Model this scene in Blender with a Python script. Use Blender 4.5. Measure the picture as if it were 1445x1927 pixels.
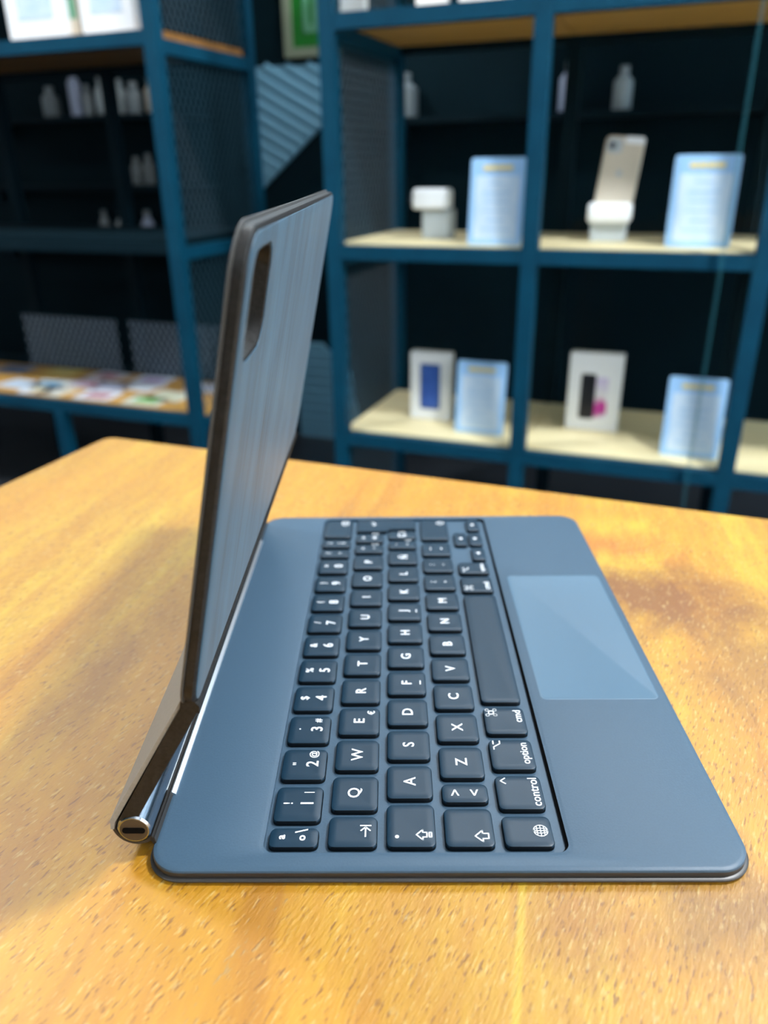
import bpy, bmesh, math, random
from mathutils import Matrix, Vector
random.seed(7)
for o in list(bpy.data.objects): bpy.data.objects.remove(o)
scene = bpy.context.scene
C = scene.collection

# ------------------------------------------------------------------ camera
CAM = Vector((0.0791674, -0.1759693, 0.941942))
AX = Matrix(((0.9353377, -0.1342367, 0.3272978),
             (0.3535407, 0.3869835, -0.8516177),
             (-0.0123405, 0.9122632, 0.4094185)))      # columns: right, up, back
FPX = 1447.0
cam_d = bpy.data.cameras.new('camera')
cam_d.sensor_fit = 'VERTICAL'; cam_d.sensor_height = 36.0; cam_d.sensor_width = 27.0
cam_d.lens = FPX / 1927.0 * 36.0
cam_d.clip_start = 0.01; cam_d.clip_end = 50
cam_d.dof.use_dof = True
cam_d.dof.focus_distance = 0.25
cam_d.dof.aperture_fstop = 8.6
cam = bpy.data.objects.new('camera', cam_d); C.objects.link(cam)
cam.matrix_world = Matrix.Translation(CAM) @ AX.to_4x4()
scene.camera = cam

# ------------------------------------------------------------------ light and exposure
world = bpy.data.worlds.new('world'); scene.world = world; world.use_nodes = True
world.node_tree.nodes['Background'].inputs[0].default_value = (1.0, 0.97, 0.93, 1)
world.node_tree.nodes['Background'].inputs[1].default_value = 10.0
scene.view_settings.view_transform = 'Standard'
scene.view_settings.look = 'None'
scene.view_settings.gamma = 1.0
scene.view_settings.use_curve_mapping = False
scene.view_settings.exposure = -0.1

CEIL = 2.7
LAMPS = [  # x, y, size x, size y, watts
    (0.95, 0.62, 0.20, 0.20, 86.0),
    (-1.60, 0.62, 0.40, 0.30, 50.0),
    (1.10, -1.40, 0.60, 0.30, 16.0),
    (-1.25, -1.40, 0.60, 0.30, 6.0),
    (-1.70, 1.80, 1.20, 0.12, 24.0),  # from here on: unseen lamps added to brighten the back wall
    (-0.10, 1.80, 1.20, 0.12, 34.0),
    (1.45, 1.80, 1.20, 0.12, 34.0),
]

# ------------------------------------------------------------------ helpers
def at(px, py, Y=None, Z=None):
    d = AX @ Vector(((px - 722.5) / FPX, -(py - 963.5) / FPX, -1.0))
    t = (Y - CAM.y) / d.y if Y is not None else (Z - CAM.z) / d.z
    return CAM + d * t

def tag(o, label=None, cat=None, group=None, kind=None):
    if label: o['label'] = label
    if cat: o['category'] = cat
    if group: o['group'] = group
    if kind: o['kind'] = kind
    return o

def empty(name, loc=(0, 0, 0), rz=0.0, parent=None):
    o = bpy.data.objects.new(name, None); C.objects.link(o)
    o.empty_display_size = 0.02
    o.location = loc; o.rotation_euler = (0, 0, rz); o.parent = parent
    return o

def obj(name, bm, mat, parent=None, smooth=False, loc=None, rot=None):
    me = bpy.data.meshes.new(name)
    bmesh.ops.recalc_face_normals(bm, faces=bm.faces)
    bm.to_mesh(me); bm.free()
    me.materials.append(mat)
    if smooth:
        me.polygons.foreach_set('use_smooth', [True] * len(me.polygons))
        try: me.set_sharp_from_angle(angle=math.radians(38))
        except Exception: pass
    o = bpy.data.objects.new(name, me); C.objects.link(o); o.parent = parent
    if loc: o.location = loc
    if rot: o.rotation_euler = rot
    return o

def share(name, me, parent, loc=(0, 0, 0), rot=(0, 0, 0)):
    o = bpy.data.objects.new(name, me); C.objects.link(o); o.parent = parent
    o.location = loc; o.rotation_euler = rot
    return o

def add_box(bm, x0, x1, y0, y1, z0, z1, bevel=0.0, seg=2):
    r = bmesh.ops.create_cube(bm, size=1.0)
    vs = r['verts']
    bmesh.ops.scale(bm, vec=(x1 - x0, y1 - y0, z1 - z0), verts=vs)
    bmesh.ops.translate(bm, vec=((x0 + x1) / 2, (y0 + y1) / 2, (z0 + z1) / 2), verts=vs)
    if bevel > 0:
        es = list({e for v in vs for e in v.link_edges})
        bmesh.ops.bevel(bm, geom=es, offset=bevel, segments=seg, profile=0.5, affect='EDGES')
    return bm

def box(x0, x1, y0, y1, z0, z1, bevel=0.0):
    return add_box(bmesh.new(), x0, x1, y0, y1, z0, z1, bevel)

def rr(x0, x1, y0, y1, r, n=6):
    """rounded rectangle, counter-clockwise, four equal corner runs"""
    pts = []
    for cx, cy, a0 in ((x1 - r, y1 - r, 0), (x0 + r, y1 - r, 90), (x0 + r, y0 + r, 180), (x1 - r, y0 + r, 270)):
        for k in range(n + 1):
            a = math.radians(a0 + 90 * k / n)
            pts.append((cx + r * math.cos(a), cy + r * math.sin(a)))
    return pts

def loft(bm, loops, cap0=True, cap1=True, closed=False):
    """loops: lists of 3-D points with equal counts, joined by quads"""
    rings = [[bm.verts.new(p) for p in lp] for lp in loops]
    n = len(rings[0])
    pairs = list(zip(rings, rings[1:])) + ([(rings[-1], rings[0])] if closed else [])
    for a, b in pairs:
        for i in range(n):
            j = (i + 1) % n
            bm.faces.new((a[i], a[j], b[j], b[i]))
    if cap0 and not closed: bm.faces.new(list(reversed(rings[0])))
    if cap1 and not closed: bm.faces.new(rings[-1])
    return rings

def slab(x0, x1, y0, y1, r, prof, n=6):
    """rounded slab; prof = [(inset, z), ...]"""
    bm = bmesh.new()
    loft(bm, [[(x, y, z) for x, y in rr(x0 + i, x1 - i, y0 + i, y1 - i, max(r - i, 0.002 * r), n)] for i, z in prof])
    return bm

def lathe(prof, n=20):
    bm = bmesh.new()
    loft(bm, [[(r * math.cos(2 * math.pi * k / n), r * math.sin(2 * math.pi * k / n), z) for k in range(n)] for r, z in prof])
    return bm

# ------------------------------------------------------------------ materials
def mat(name, col, rough=0.5, metal=0.0, spec=0.5, **kw):
    m = bpy.data.materials.new(name); m.use_nodes = True
    b = m.node_tree.nodes['Principled BSDF']
    b.inputs['Base Color'].default_value = (*col, 1)
    b.inputs['Roughness'].default_value = rough
    b.inputs['Metallic'].default_value = metal
    b.inputs['Specular IOR Level'].default_value = spec
    for k, v in kw.items():
        b.inputs[k.replace('_', ' ')].default_value = v
    return m

def nodes(m): return m.node_tree.nodes, m.node_tree.links, m.node_tree.nodes['Principled BSDF']

def noise_node(nt, coord, scale, mscale=(1, 1, 1), rot=(0, 0, 0), detail=4.0, rough=0.55, dist=0.0):
    if rot != (0, 0, 0):        # turn first, then stretch along the turned axes
        rt = nt.nodes.new('ShaderNodeMapping'); rt.inputs['Rotation'].default_value = rot
        nt.links.new(coord, rt.inputs['Vector']); coord = rt.outputs[0]
    mp = nt.nodes.new('ShaderNodeMapping')
    mp.inputs['Scale'].default_value = mscale
    nt.links.new(coord, mp.inputs['Vector'])
    nz = nt.nodes.new('ShaderNodeTexNoise')
    nz.inputs['Scale'].default_value = scale; nz.inputs['Detail'].default_value = detail
    nz.inputs['Roughness'].default_value = rough; nz.inputs['Distortion'].default_value = dist
    nt.links.new(mp.outputs[0], nz.inputs['Vector'])
    return nz.outputs['Fac']

def ramp(nt, fac, stops):
    r = nt.nodes.new('ShaderNodeValToRGB')
    el = r.color_ramp.elements
    while len(el) < len(stops): el.new(0.5)
    for e, (p, c) in zip(el, stops):
        e.position = p; e.color = (*c, 1) if len(c) == 3 else c
    nt.links.new(fac, r.inputs[0])
    return r.outputs['Color']

def mixc(nt, fac, a, b, mode='MIX'):
    x = nt.nodes.new('ShaderNodeMix'); x.data_type = 'RGBA'; x.blend_type = mode
    if isinstance(fac, float): x.inputs['Factor'].default_value = fac
    else: nt.links.new(fac, x.inputs['Factor'])
    for s, v in ((6, a), (7, b)):
        if isinstance(v, tuple): x.inputs[s].default_value = (*v, 1)
        else: nt.links.new(v, x.inputs[s])
    return x.outputs[2]

def math_n(nt, op, a, b=None, clamp=False):
    x = nt.nodes.new('ShaderNodeMath'); x.operation = op; x.use_clamp = clamp
    for i, v in enumerate((a, b)):
        if v is None: continue
        if isinstance(v, (int, float)): x.inputs[i].default_value = v
        else: nt.links.new(v, x.inputs[i])
    return x.outputs[0]

def coordnode(m, which='Object'):
    return m.node_tree.nodes.new('ShaderNodeTexCoord').outputs[which]

def speckled(name, col, col2, rough, scale, amt=0.5, bump=0.0, mscale=(1, 1, 1), **kw):
    m = mat(name, col, rough, **kw); nt = m.node_tree; b = nt.nodes['Principled BSDF']
    co = coordnode(m)
    f = noise_node(nt, co, scale, mscale)
    c = ramp(nt, f, [(0.5 - 0.5 * amt, col), (0.5 + 0.5 * amt, col2)])
    nt.links.new(c, b.inputs['Base Color'])
    if bump:
        bp = nt.nodes.new('ShaderNodeBump'); bp.inputs['Strength'].default_value = bump; bp.inputs['Distance'].default_value = 0.0005
        nt.links.new(f, bp.inputs['Height']); nt.links.new(bp.outputs[0], b.inputs['Normal'])
    return m

def wood_table():
    m = mat('golden_wood', (0.338, 0.169, 0.0029), 0.3, spec=0.4, Coat_Weight=0.35, Coat_Roughness=0.40); nt = m.node_tree; b = nt.nodes['Principled BSDF']
    co = coordnode(m)
    g = math.radians(-9)
    warp = noise_node(nt, co, 3.0, (1, 0.6, 1), detail=3)
    broad = noise_node(nt, co, 1.0, (20, 2.2, 1), (0, 0, g), detail=6, rough=0.6, dist=0.8)
    fine = noise_node(nt, co, 1.0, (190, 34, 1), (0, 0, g), detail=4, rough=0.6)
    patch = noise_node(nt, co, 7.0, (1.3, 0.8, 1), (0, 0, g), detail=3)
    c = ramp(nt, broad, [(0.38, (0.212, 0.088, 0.0013)), (0.42, (0.309, 0.146, 0.0024)), (0.55, (0.356, 0.193, 0.0044)), (0.64, (0.376, 0.237, 0.0084))])
    c = mixc(nt, ramp(nt, fine, [(0.35, (0.5,) * 3), (0.62, (0, 0, 0))]), c, (0.265, 0.105, 0.0013))
    c = mixc(nt, ramp(nt, patch, [(0.42, (0, 0, 0)), (0.68, (0.55,) * 3)]), c, (0.385, 0.159, 0.0013))
    # knots: burr figure with its own outline
    for kx, ky, rx, ry, col, amt in ((0.088, 0.172, 0.060, 0.042, (0.127, 0.038, 0.0017), 0.9), (0.055, 0.222, 0.045, 0.026, (0.304, 0.084, 0.0014), 0.8),
                                     (0.130, 0.125, 0.045, 0.050, (0.169, 0.072, 0.0064), 0.75), (0.125, 0.000, 0.040, 0.032, (0.143, 0.064, 0.0071), 0.8),
                                     (0.075, -0.018, 0.022, 0.028, (0.212, 0.076, 0.0043), 0.7), (-0.125, 0.035, 0.018, 0.09, (0.203, 0.080, 0.0017), 0.7),
                                     (-0.09, -0.06, 0.020, 0.05, (0.237, 0.093, 0.0017), 0.6), (0.165, 0.06, 0.030, 0.045, (0.169, 0.084, 0.0071), 0.65), (0.03, 0.265, 0.07, 0.018, (0.321, 0.127, 0.0017), 0.6)):
        mp = nt.nodes.new('ShaderNodeMapping'); mp.vector_type = 'TEXTURE'
        mp.inputs['Location'].default_value = (kx, ky, 0); mp.inputs['Scale'].default_value = (rx, ry, 10); mp.inputs['Rotation'].default_value = (0, 0, -g)
        nt.links.new(co, mp.inputs['Vector'])
        ln = nt.nodes.new('ShaderNodeVectorMath'); ln.operation = 'LENGTH'; nt.links.new(mp.outputs[0], ln.inputs[0])
        kn = noise_node(nt, co, 26.0, (1, 0.6, 1), detail=5, rough=0.65, dist=1.2)
        f = math_n(nt, 'ADD', ln.outputs['Value'], math_n(nt, 'MULTIPLY', math_n(nt, 'SUBTRACT', kn, 0.5), 2.2))
        f = ramp(nt, f, [(0.25, (amt,) * 3), (1.0, (0, 0, 0))])
        c = mixc(nt, f, c, col)
    # pores: short dark dashes along the grain
    pore = noise_node(nt, co, 1.0, (1050, 230, 1), (0, 0, math.radians(9)), detail=2, rough=0.5)
    pf = ramp(nt, pore, [(0.59, (0, 0, 0)), (0.69, (0.8,) * 3)])
    c = mixc(nt, pf, c, (0.136, 0.049, 0.0007))
    pale = noise_node(nt, co, 1.0, (950, 230, 1), (0, 0, math.radians(9)), detail=2)
    c = mixc(nt, ramp(nt, pale, [(0.58, (0, 0, 0)), (0.76, (0.4,) * 3)]), c, (0.515, 0.403, 0.1600))
    # a pale filled joint line near the front edge
    sx = nt.nodes.new('ShaderNodeSeparateXYZ'); nt.links.new(co, sx.inputs[0])
    a = at(984, 1645, Z=0.75); d = at(971, 1925, Z=0.75)
    k = (d.x - a.x) / (d.y - a.y)
    li = math_n(nt, 'SUBTRACT', math_n(nt, 'SUBTRACT', sx.outputs[0], a.x), math_n(nt, 'MULTIPLY', math_n(nt, 'SUBTRACT', sx.outputs[1], a.y), k))
    li = math_n(nt, 'ADD', math_n(nt, 'ABSOLUTE', li), math_n(nt, 'MULTIPLY', math_n(nt, 'SUBTRACT', patch, 0.5), 0.003))
    lf = ramp(nt, math_n(nt, 'MULTIPLY', li, 500.0), [(0.2, (0.55,) * 3), (0.7, (0, 0, 0))])
    nearby = math_n(nt, 'LESS_THAN', sx.outputs[1], 0.02)
    c = mixc(nt, math_n(nt, 'MULTIPLY', lf, nearby), c, (0.411, 0.291, 0.0150))
    nt.links.new(c, b.inputs['Base Color'])
    rg = ramp(nt, warp, [(0.3, (0.44,) * 3), (0.7, (0.58,) * 3)])
    nt.links.new(rg, b.inputs['Roughness'])
    bp = nt.nodes.new('ShaderNodeBump'); bp.inputs['Strength'].default_value = 0.35; bp.inputs['Distance'].default_value = 0.0006
    h = math_n(nt, 'SUBTRACT', math_n(nt, 'MULTIPLY', pale, 0.8), math_n(nt, 'MULTIPLY', pore, 1.0))
    nt.links.new(h, bp.inputs['Height']); nt.links.new(bp.outputs[0], b.inputs['Normal'])
    return m

def board_wood(name, c0, c1):
    m = mat(name, c0, 0.5); nt = m.node_tree; b = nt.nodes['Principled BSDF']
    f = noise_node(nt, coordnode(m), 1.0, (4, 55, 8), detail=4)
    nt.links.new(ramp(nt, f, [(0.3, c0), (0.7, c1)]), b.inputs['Base Color'])
    return m

def lining_mat():
    m = mat('lid_lining', (0.1, 0.12, 0.14), 0.5, spec=0.3, Sheen_Weight=0.08, Sheen_Roughness=0.4); nt = m.node_tree; b = nt.nodes['Principled BSDF']
    co = coordnode(m)
    s = noise_node(nt, co, 1.0, (120, 380, 6), detail=4, rough=0.6)
    s2 = noise_node(nt, co, 1.0, (40, 90, 5), detail=3)
    c = ramp(nt, s, [(0.3, (0.002, 0.018, 0.034)), (0.7, (0.014, 0.066, 0.120))])
    c = mixc(nt, ramp(nt, s2, [(0.4, (0, 0, 0)), (0.65, (0.6,) * 3)]), c, (0.026, 0.090, 0.150))
    nt.links.new(c, b.inputs['Base Color'])
    return m

M = {}
M['wood'] = wood_table()
M['wood_dark'] = board_wood('brown_wood', (0.20, 0.09, 0.02), (0.3, 0.14, 0.035))
M['base'] = speckled('slate_polyurethane', (0.036, 0.068, 0.104), (0.042, 0.078, 0.118), 0.40, 1400, 0.6, 0.10, spec=0.25)
M['edge'] = mat('slate_edge', (0.022, 0.021, 0.020), 0.40)
M['rim'] = speckled('worn_dark_edge', (0.005, 0.005, 0.005), (0.018, 0.018, 0.018), 0.45, 900, 0.5, 0.3, spec=0.25)
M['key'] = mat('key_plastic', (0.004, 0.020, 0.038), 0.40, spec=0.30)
M['key_side_shade'] = mat('key_side_shade', (0.0015, 0.004, 0.007), 0.6, spec=0.15)  # shadow between the keys put into the colour of their sides
M['legend'] = mat('legend_white', (0.72, 0.76, 0.80), 0.6)
M['pad'] = mat('trackpad_glass', (0.045, 0.10, 0.155), 0.38, spec=0.45)
M['metal'] = mat('hinge_aluminium', (0.38, 0.42, 0.48), 0.2, 1.0)
M['end'] = mat('cylinder_end_reflection', (0.045, 0.03, 0.018), 0.5)  # reflection of the table wood put into the end's colour
M['port'] = mat('port_black', (0.001, 0.001, 0.001), 0.9, spec=0.1)
M['strip'] = mat('polished_strip', (0.90, 0.92, 0.95), 0.28, 1.0)
M['lining'] = lining_mat()
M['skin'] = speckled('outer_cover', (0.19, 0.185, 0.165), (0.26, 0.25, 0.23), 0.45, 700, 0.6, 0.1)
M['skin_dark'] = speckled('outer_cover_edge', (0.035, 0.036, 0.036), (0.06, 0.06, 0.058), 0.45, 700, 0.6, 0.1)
M['frame'] = speckled('blue_steel', (0.0002, 0.034, 0.068), (0.0005, 0.050, 0.095), 0.6, 14, 0.6, spec=0.15)
M['board'] = board_wood('pale_shelf_board', (0.74, 0.62, 0.34), (0.86, 0.76, 0.48))
M['board2'] = board_wood('orange_shelf_board', (0.50, 0.27, 0.06), (0.62, 0.36, 0.10))
M['dark_shade'] = mat('shade_darkened', (0.001, 0.010, 0.016), 0.7, spec=0.1)  # shade inside the racks put into the colour of posts, rails and boards
M['mesh_pale'] = mat('pale_wire_mesh', (0.22, 0.30, 0.40), 0.5)
M['mesh'] = mat('wire_mesh', (0.012, 0.045, 0.07), 0.5)
M['wall'] = speckled('teal_wall_paint', (0.0005, 0.008, 0.012), (0.001, 0.012, 0.018), 0.8, 3, 0.6, spec=0.1)
M['teal'] = mat('teal_front_paint', (0.004, 0.05, 0.07), 0.6)
M['white_wall'] = mat('white_wall_paint', (0.55, 0.76, 0.92), 0.7)
M['ceiling'] = mat('ceiling_paint', (0.80, 0.82, 0.84), 0.8)
M['left_wall'] = mat('grey_wall_paint', (0.42, 0.44, 0.46), 0.8)
M['floor'] = speckled('dark_floor', (0.020, 0.024, 0.030), (0.03, 0.036, 0.044), 0.4, 6)
M['white'] = mat('white_card', (0.82, 0.85, 0.88), 0.45)
M['grey'] = mat('pale_grey_plastic', (0.42, 0.47, 0.50), 0.4)
M['cardblue'] = mat('card_blue', (0.30, 0.52, 0.80), 0.4)
M['cardpale'] = speckled('card_pale', (0.42, 0.58, 0.76), (0.62, 0.72, 0.82), 0.4, 22, 0.5)
M['gold'] = mat('gold_print', (0.72, 0.58, 0.22), 0.5)
M['print'] = mat('faint_print', (0.34, 0.52, 0.72), 0.5)
M['navy'] = mat('navy_print', (0.05, 0.11, 0.24), 0.4)
M['dark'] = mat('black_print', (0.012, 0.014, 0.020), 0.3)
M['purple'] = mat('magenta_print', (0.45, 0.05, 0.30), 0.4)
M['cream'] = mat('pale_gold_metal', (0.62, 0.55, 0.44), 0.35, 0.2)
M['green'] = mat('green_print', (0.004, 0.15, 0.012), 0.4)
M['green2'] = mat('pale_green_print', (0.10, 0.30, 0.18), 0.4)
M['framewood'] = mat('grey_green_frame', (0.20, 0.24, 0.17), 0.6)
M['ribs'] = mat('lit_ribbed_wall', (0.14, 0.34, 0.48), 0.5)
M['bottle'] = mat('pale_plastic_bottle', (0.30, 0.36, 0.38), 0.3)
M['bottle2'] = mat('blue_white_bottle', (0.34, 0.40, 0.55), 0.3)
M['cap'] = mat('grey_cap', (0.2, 0.24, 0.26), 0.4)

glass = bpy.data.materials.new('pane_glass'); glass.use_nodes = True
_nt = glass.node_tree; _nt.nodes.clear()
_o = _nt.nodes.new('ShaderNodeOutputMaterial'); _mx = _nt.nodes.new('ShaderNodeMixShader')
_t = _nt.nodes.new('ShaderNodeBsdfTransparent'); _t.inputs[0].default_value = (0.985, 0.995, 1.0, 1)
_g = _nt.nodes.new('ShaderNodeBsdfGlossy'); _g.inputs['Roughness'].default_value = 0.03
_f = _nt.nodes.new('ShaderNodeFresnel'); _f.inputs[0].default_value = 1.15
_ge = _nt.nodes.new('ShaderNodeNewGeometry')     # one reflecting surface per pane: its far side adds none
_fm = _nt.nodes.new('ShaderNodeMath'); _fm.operation = 'MULTIPLY'
_fi = _nt.nodes.new('ShaderNodeMath'); _fi.operation = 'SUBTRACT'; _fi.inputs[0].default_value = 1.0
_nt.links.new(_ge.outputs['Backfacing'], _fi.inputs[1]); _nt.links.new(_fi.outputs[0], _fm.inputs[1])
_nt.links.new(_f.outputs[0], _fm.inputs[0]); _nt.links.new(_fm.outputs[0], _mx.inputs[0]); _nt.links.new(_t.outputs[0], _mx.inputs[1]); _nt.links.new(_g.outputs[0], _mx.inputs[2])
_nt.links.new(_mx.outputs[0], _o.inputs[0])
M['glass'] = glass
M['glass_edge'] = mat('glass_edge', (0.03, 0.14, 0.18), 0.2)

emit = bpy.data.materials.new('led_diffuser'); emit.use_nodes = True
_b = emit.node_tree.nodes['Principled BSDF']; _b.inputs['Base Color'].default_value = (0.9, 0.92, 0.95, 1)
_b.inputs['Emission Color'].default_value = (0.92, 0.96, 1.0, 1); _b.inputs['Emission Strength'].default_value = 8.0

# ------------------------------------------------------------------ the room
X0, X1, Y0, Y1 = -3.2, 2.4, -2.6, 2.40
def struct(name, bm, m): return tag(obj(name, bm, m), kind='structure')
struct('floor', box(X0, X1, Y0, Y1, -0.05, 0.0), M['floor'])
struct('ceiling', box(X0, X1, Y0, Y1, CEIL, CEIL + 0.05), M['ceiling'])
wb = struct('wall_back', box(X0, X1, Y1, Y1 + 0.08, 0, CEIL), M['white_wall'])
obj('wall_panelling', box(X0, X1, Y1 - 0.03, Y1, 0.0, 1.66), M['wall'], wb)
struct('wall_left', box(X0 - 0.08, X0, Y0, Y1, 0, CEIL), M['left_wall'])
struct('wall_front', box(X0, X1, Y0 - 0.08, Y0, 0, CEIL), M['teal'])
# unseen window added in the right-hand wall so sky light brightens the racks
WY0, WY1, WZ0, WZ1 = -2.2, 0.0, 0.70, 2.40
bm = bmesh.new()
for q in ((Y0, WY0, 0, CEIL), (WY1, Y1, 0, CEIL), (WY0, WY1, 0, WZ0), (WY0, WY1, WZ1, CEIL)):
    add_box(bm, X1, X1 + 0.08, q[0], q[1], q[2], q[3])
struct('wall_right', bm, M['white_wall'])
win = tag(empty('added_window_1', (X1 + 0.04, (WY0 + WY1) / 2, WZ0)), kind='structure')
hw, hh = (WY1 - WY0) / 2, WZ1 - WZ0
for y in (-hw + 0.02, 0.0, hw - 0.02):
    obj('added_window_bar', box(-0.03, 0.03, y - 0.02, y + 0.02, 0.0, hh), M['frame'], win)
for z in (0.02, hh - 0.02):
    obj('added_window_rail', box(-0.03, 0.03, -hw, hw, z - 0.02, z + 0.02), M['frame'], win)
for y0, y1 in ((-hw + 0.04, -0.02), (0.02, hw - 0.04)):
    obj('pane', box(-0.003, 0.003, y0, y1, 0.04, hh - 0.04), M['glass'], win)

LAMP_WORDS = ['flat white ceiling light above the wooden table, nearest the shelves on the right',
              'flat white ceiling light above the shelf of leaflets',
              'flat white ceiling light behind the table on the right',
              'flat white ceiling light behind the table on the left',
              'added long ceiling light washing the wall above the leaflet rack',
              'added long ceiling light washing the wall above the rack of phone boxes',
              'added long ceiling light washing the wall at the far right']
for (x, y, sx, sy, w), words in zip(LAMPS, LAMP_WORDS):
    r = tag(empty('ceiling_light', (x, y, CEIL)), words, 'ceiling light', 'flat ceiling lights')
    bm = bmesh.new()
    loft(bm, [[(px, py, z) for px, py in rr(-sx / 2 - i, sx / 2 + i, -sy / 2 - i, sy / 2 + i, 0.01)] for i, z in
              ((0.0, -0.03), (0.02, -0.03), (0.02, 0.0), (0.0, 0.0))], closed=True)
    obj('frame', bm, M['white'], r)
    obj('diffuser', box(-sx / 2, sx / 2, -sy / 2, sy / 2, -0.02, -0.006), emit, r)
    ld = bpy.data.lights.new('panel_light', 'AREA'); ld.shape = 'RECTANGLE'; ld.size = sx; ld.size_y = sy; ld.energy = w
    ld.color = (0.95, 0.98, 1.0)
    lo = bpy.data.objects.new('panel_light', ld); C.objects.link(lo); lo.parent = r; lo.location = (0, 0, -0.035)

# ------------------------------------------------------------------ the table
TZ = 0.75
tx0, tx1, ty0, ty1 = -0.335, 0.565, -0.60, 0.291
table = tag(empty('wooden_table', (0, 0, 0)), 'golden varnished wooden table under the tablet keyboard case', 'table')
obj('tabletop', slab(tx0, tx1, ty0, ty1, 0.012, [(0.004, TZ - 0.04), (0.0, TZ - 0.036), (0.0, TZ - 0.004), (0.0012, TZ - 0.0012), (0.004, TZ)], 8), M['wood'], table)
for lx in (tx0 + 0.05, tx1 - 0.11):
    for ly in (ty0 + 0.05, ty1 - 0.11):
        obj('leg', box(lx, lx + 0.06, ly, ly + 0.06, 0.0, TZ - 0.04, 0.004), M['wood_dark'], table)
for a in ((tx0 + 0.11, tx1 - 0.11, ty1 - 0.09, ty1 - 0.07), (tx0 + 0.11, tx1 - 0.11, ty0 + 0.07, ty0 + 0.09),
          (tx0 + 0.07, tx0 + 0.09, ty0 + 0.11, ty1 - 0.11), (tx1 - 0.09, tx1 - 0.07, ty0 + 0.11, ty1 - 0.11)):
    obj('apron', box(*a, TZ - 0.11, TZ - 0.04), M['wood_dark'], table)

# ------------------------------------------------------------------ the keyboard case (local unit: one key pitch, 18 mm)
U = 0.018
case = tag(empty('tablet_keyboard_case', (0, 0, TZ + 0.25 * U), math.radians(20.2)),
           'slate grey folding tablet keyboard case standing open on the wooden table', 'keyboard case')
def S(bm):
    bmesh.ops.scale(bm, vec=(U, U, U), verts=bm.verts); return bm

# base: lower skin, slab with recessed key well
BX0, BX1, BY0, BY1, BR = -3.42, 6.64, -1.76, 12.22, 0.62
base = obj('keyboard_base', None or (lambda bm: (loft(bm, [[(x, y, z) for x, y in lp] for lp, z in (
    [(rr(BX0 + i, BX1 - i, BY0 + i, BY1 - i, BR - i, 10), z) for i, z in ((0.10, -0.17), (0.06, -0.155), (0.055, -0.05), (0.07, -0.018), (0.11, 0.0), (0.16, 0.004))] +
    [(rr(-1.56 - j, 3.70 + j, -1.38 - j, 12.03 + j, 0.24 + j, 10), z) for j, z in ((0.03, 0.004), (0.0, -0.004))] +
    [(rr(-1.50, 3.645, -1.33, 11.98, 0.2, 10), z) for z in (-0.012, -0.105)])]), S(bm))[1])(bmesh.new()), M['base'], case, True)
base.data.materials.append(M['edge'])
for p in base.data.polygons:
    c = p.center / U
    if abs(p.normal.z) < 0.5 and (c.x < BX0 + 0.3 or c.x > BX1 - 0.3 or c.y < BY0 + 0.3 or c.y > BY1 - 0.14) and c.z < -0.045: p.material_index = 1
bm = bmesh.new()   # dark gap between the key deck and the palm rest
o_, i_ = rr(3.0, 3.652, -1.335, 11.985, 0.205, 8), rr(3.0, 3.60, -1.29, 11.94, 0.17, 8)
path = [k for k in list(range(27, 36)) + list(range(0, 9))]
for a, b_ in zip(path, path[1:]):
    q = [(*o_[a], -0.02), (*o_[b_], -0.02), (*i_[b_], -0.075), (*i_[a], -0.075), (*o_[a], -0.08), (*o_[b_], -0.08), (*i_[b_], -0.08), (*i_[a], -0.08)]
    v = [bm.verts.new(x) for x in q]
    for f in ((0, 1, 2, 3), (4, 7, 6, 5), (3, 2, 6, 7), (0, 4, 5, 1)): bm.faces.new([v[k] for k in f])
obj('deck_gap', S(bm), M['port'], case)
obj('bottom_cover', S(slab(BX0, BX1, BY0, BY1, BR, [(0.16, -0.25), (0.05, -0.235), (0.0, -0.20), (0.0, -0.175), (0.03, -0.155), (0.12, -0.15)], 10)), M['edge'], case, True)
obj('trackpad', S(slab(3.86, 6.385, 2.66, 8.10, 0.14, [(0.0, -0.03), (0.0, 0.004), (0.018, 0.009), (0.03, 0.0075)], 6)), M['pad'], case, True)

# --- keys
key_cache = {}
def key_prof(bm, outline_fn):
    return [[(x, y, z) for x, y in outline_fn(i)] for i, z in ((0.0, -0.103), (0.0, -0.035), (0.012, -0.008), (0.045, 0.006), (0.16, 0.0))]
def key_mesh(w, h):
    k = (round(w, 3), round(h, 3))
    if k not in key_cache:
        bm = bmesh.new()
        r0 = min(0.11, w * 0.3, h * 0.3)
        loft(bm, key_prof(bm, lambda i: rr(-w / 2 + min(i, w * 0.4), w / 2 - min(i, w * 0.4), -h / 2 + min(i, h * 0.4), h / 2 - min(i, h * 0.4), max(r0 - i * 0.5, 0.03), 4)))
        S(bm); bmesh.ops.recalc_face_normals(bm, faces=bm.faces)
        me = bpy.data.meshes.new('key'); bm.to_mesh(me); bm.free(); me.materials.append(M['key'])
        me.materials.append(M['key_side_shade'])
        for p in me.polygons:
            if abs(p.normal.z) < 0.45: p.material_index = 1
        me.polygons.foreach_set('use_smooth', [True] * len(me.polygons)); me.set_sharp_from_angle(angle=math.radians(35))
        key_cache[k] = me
    return key_cache[k]

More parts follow.
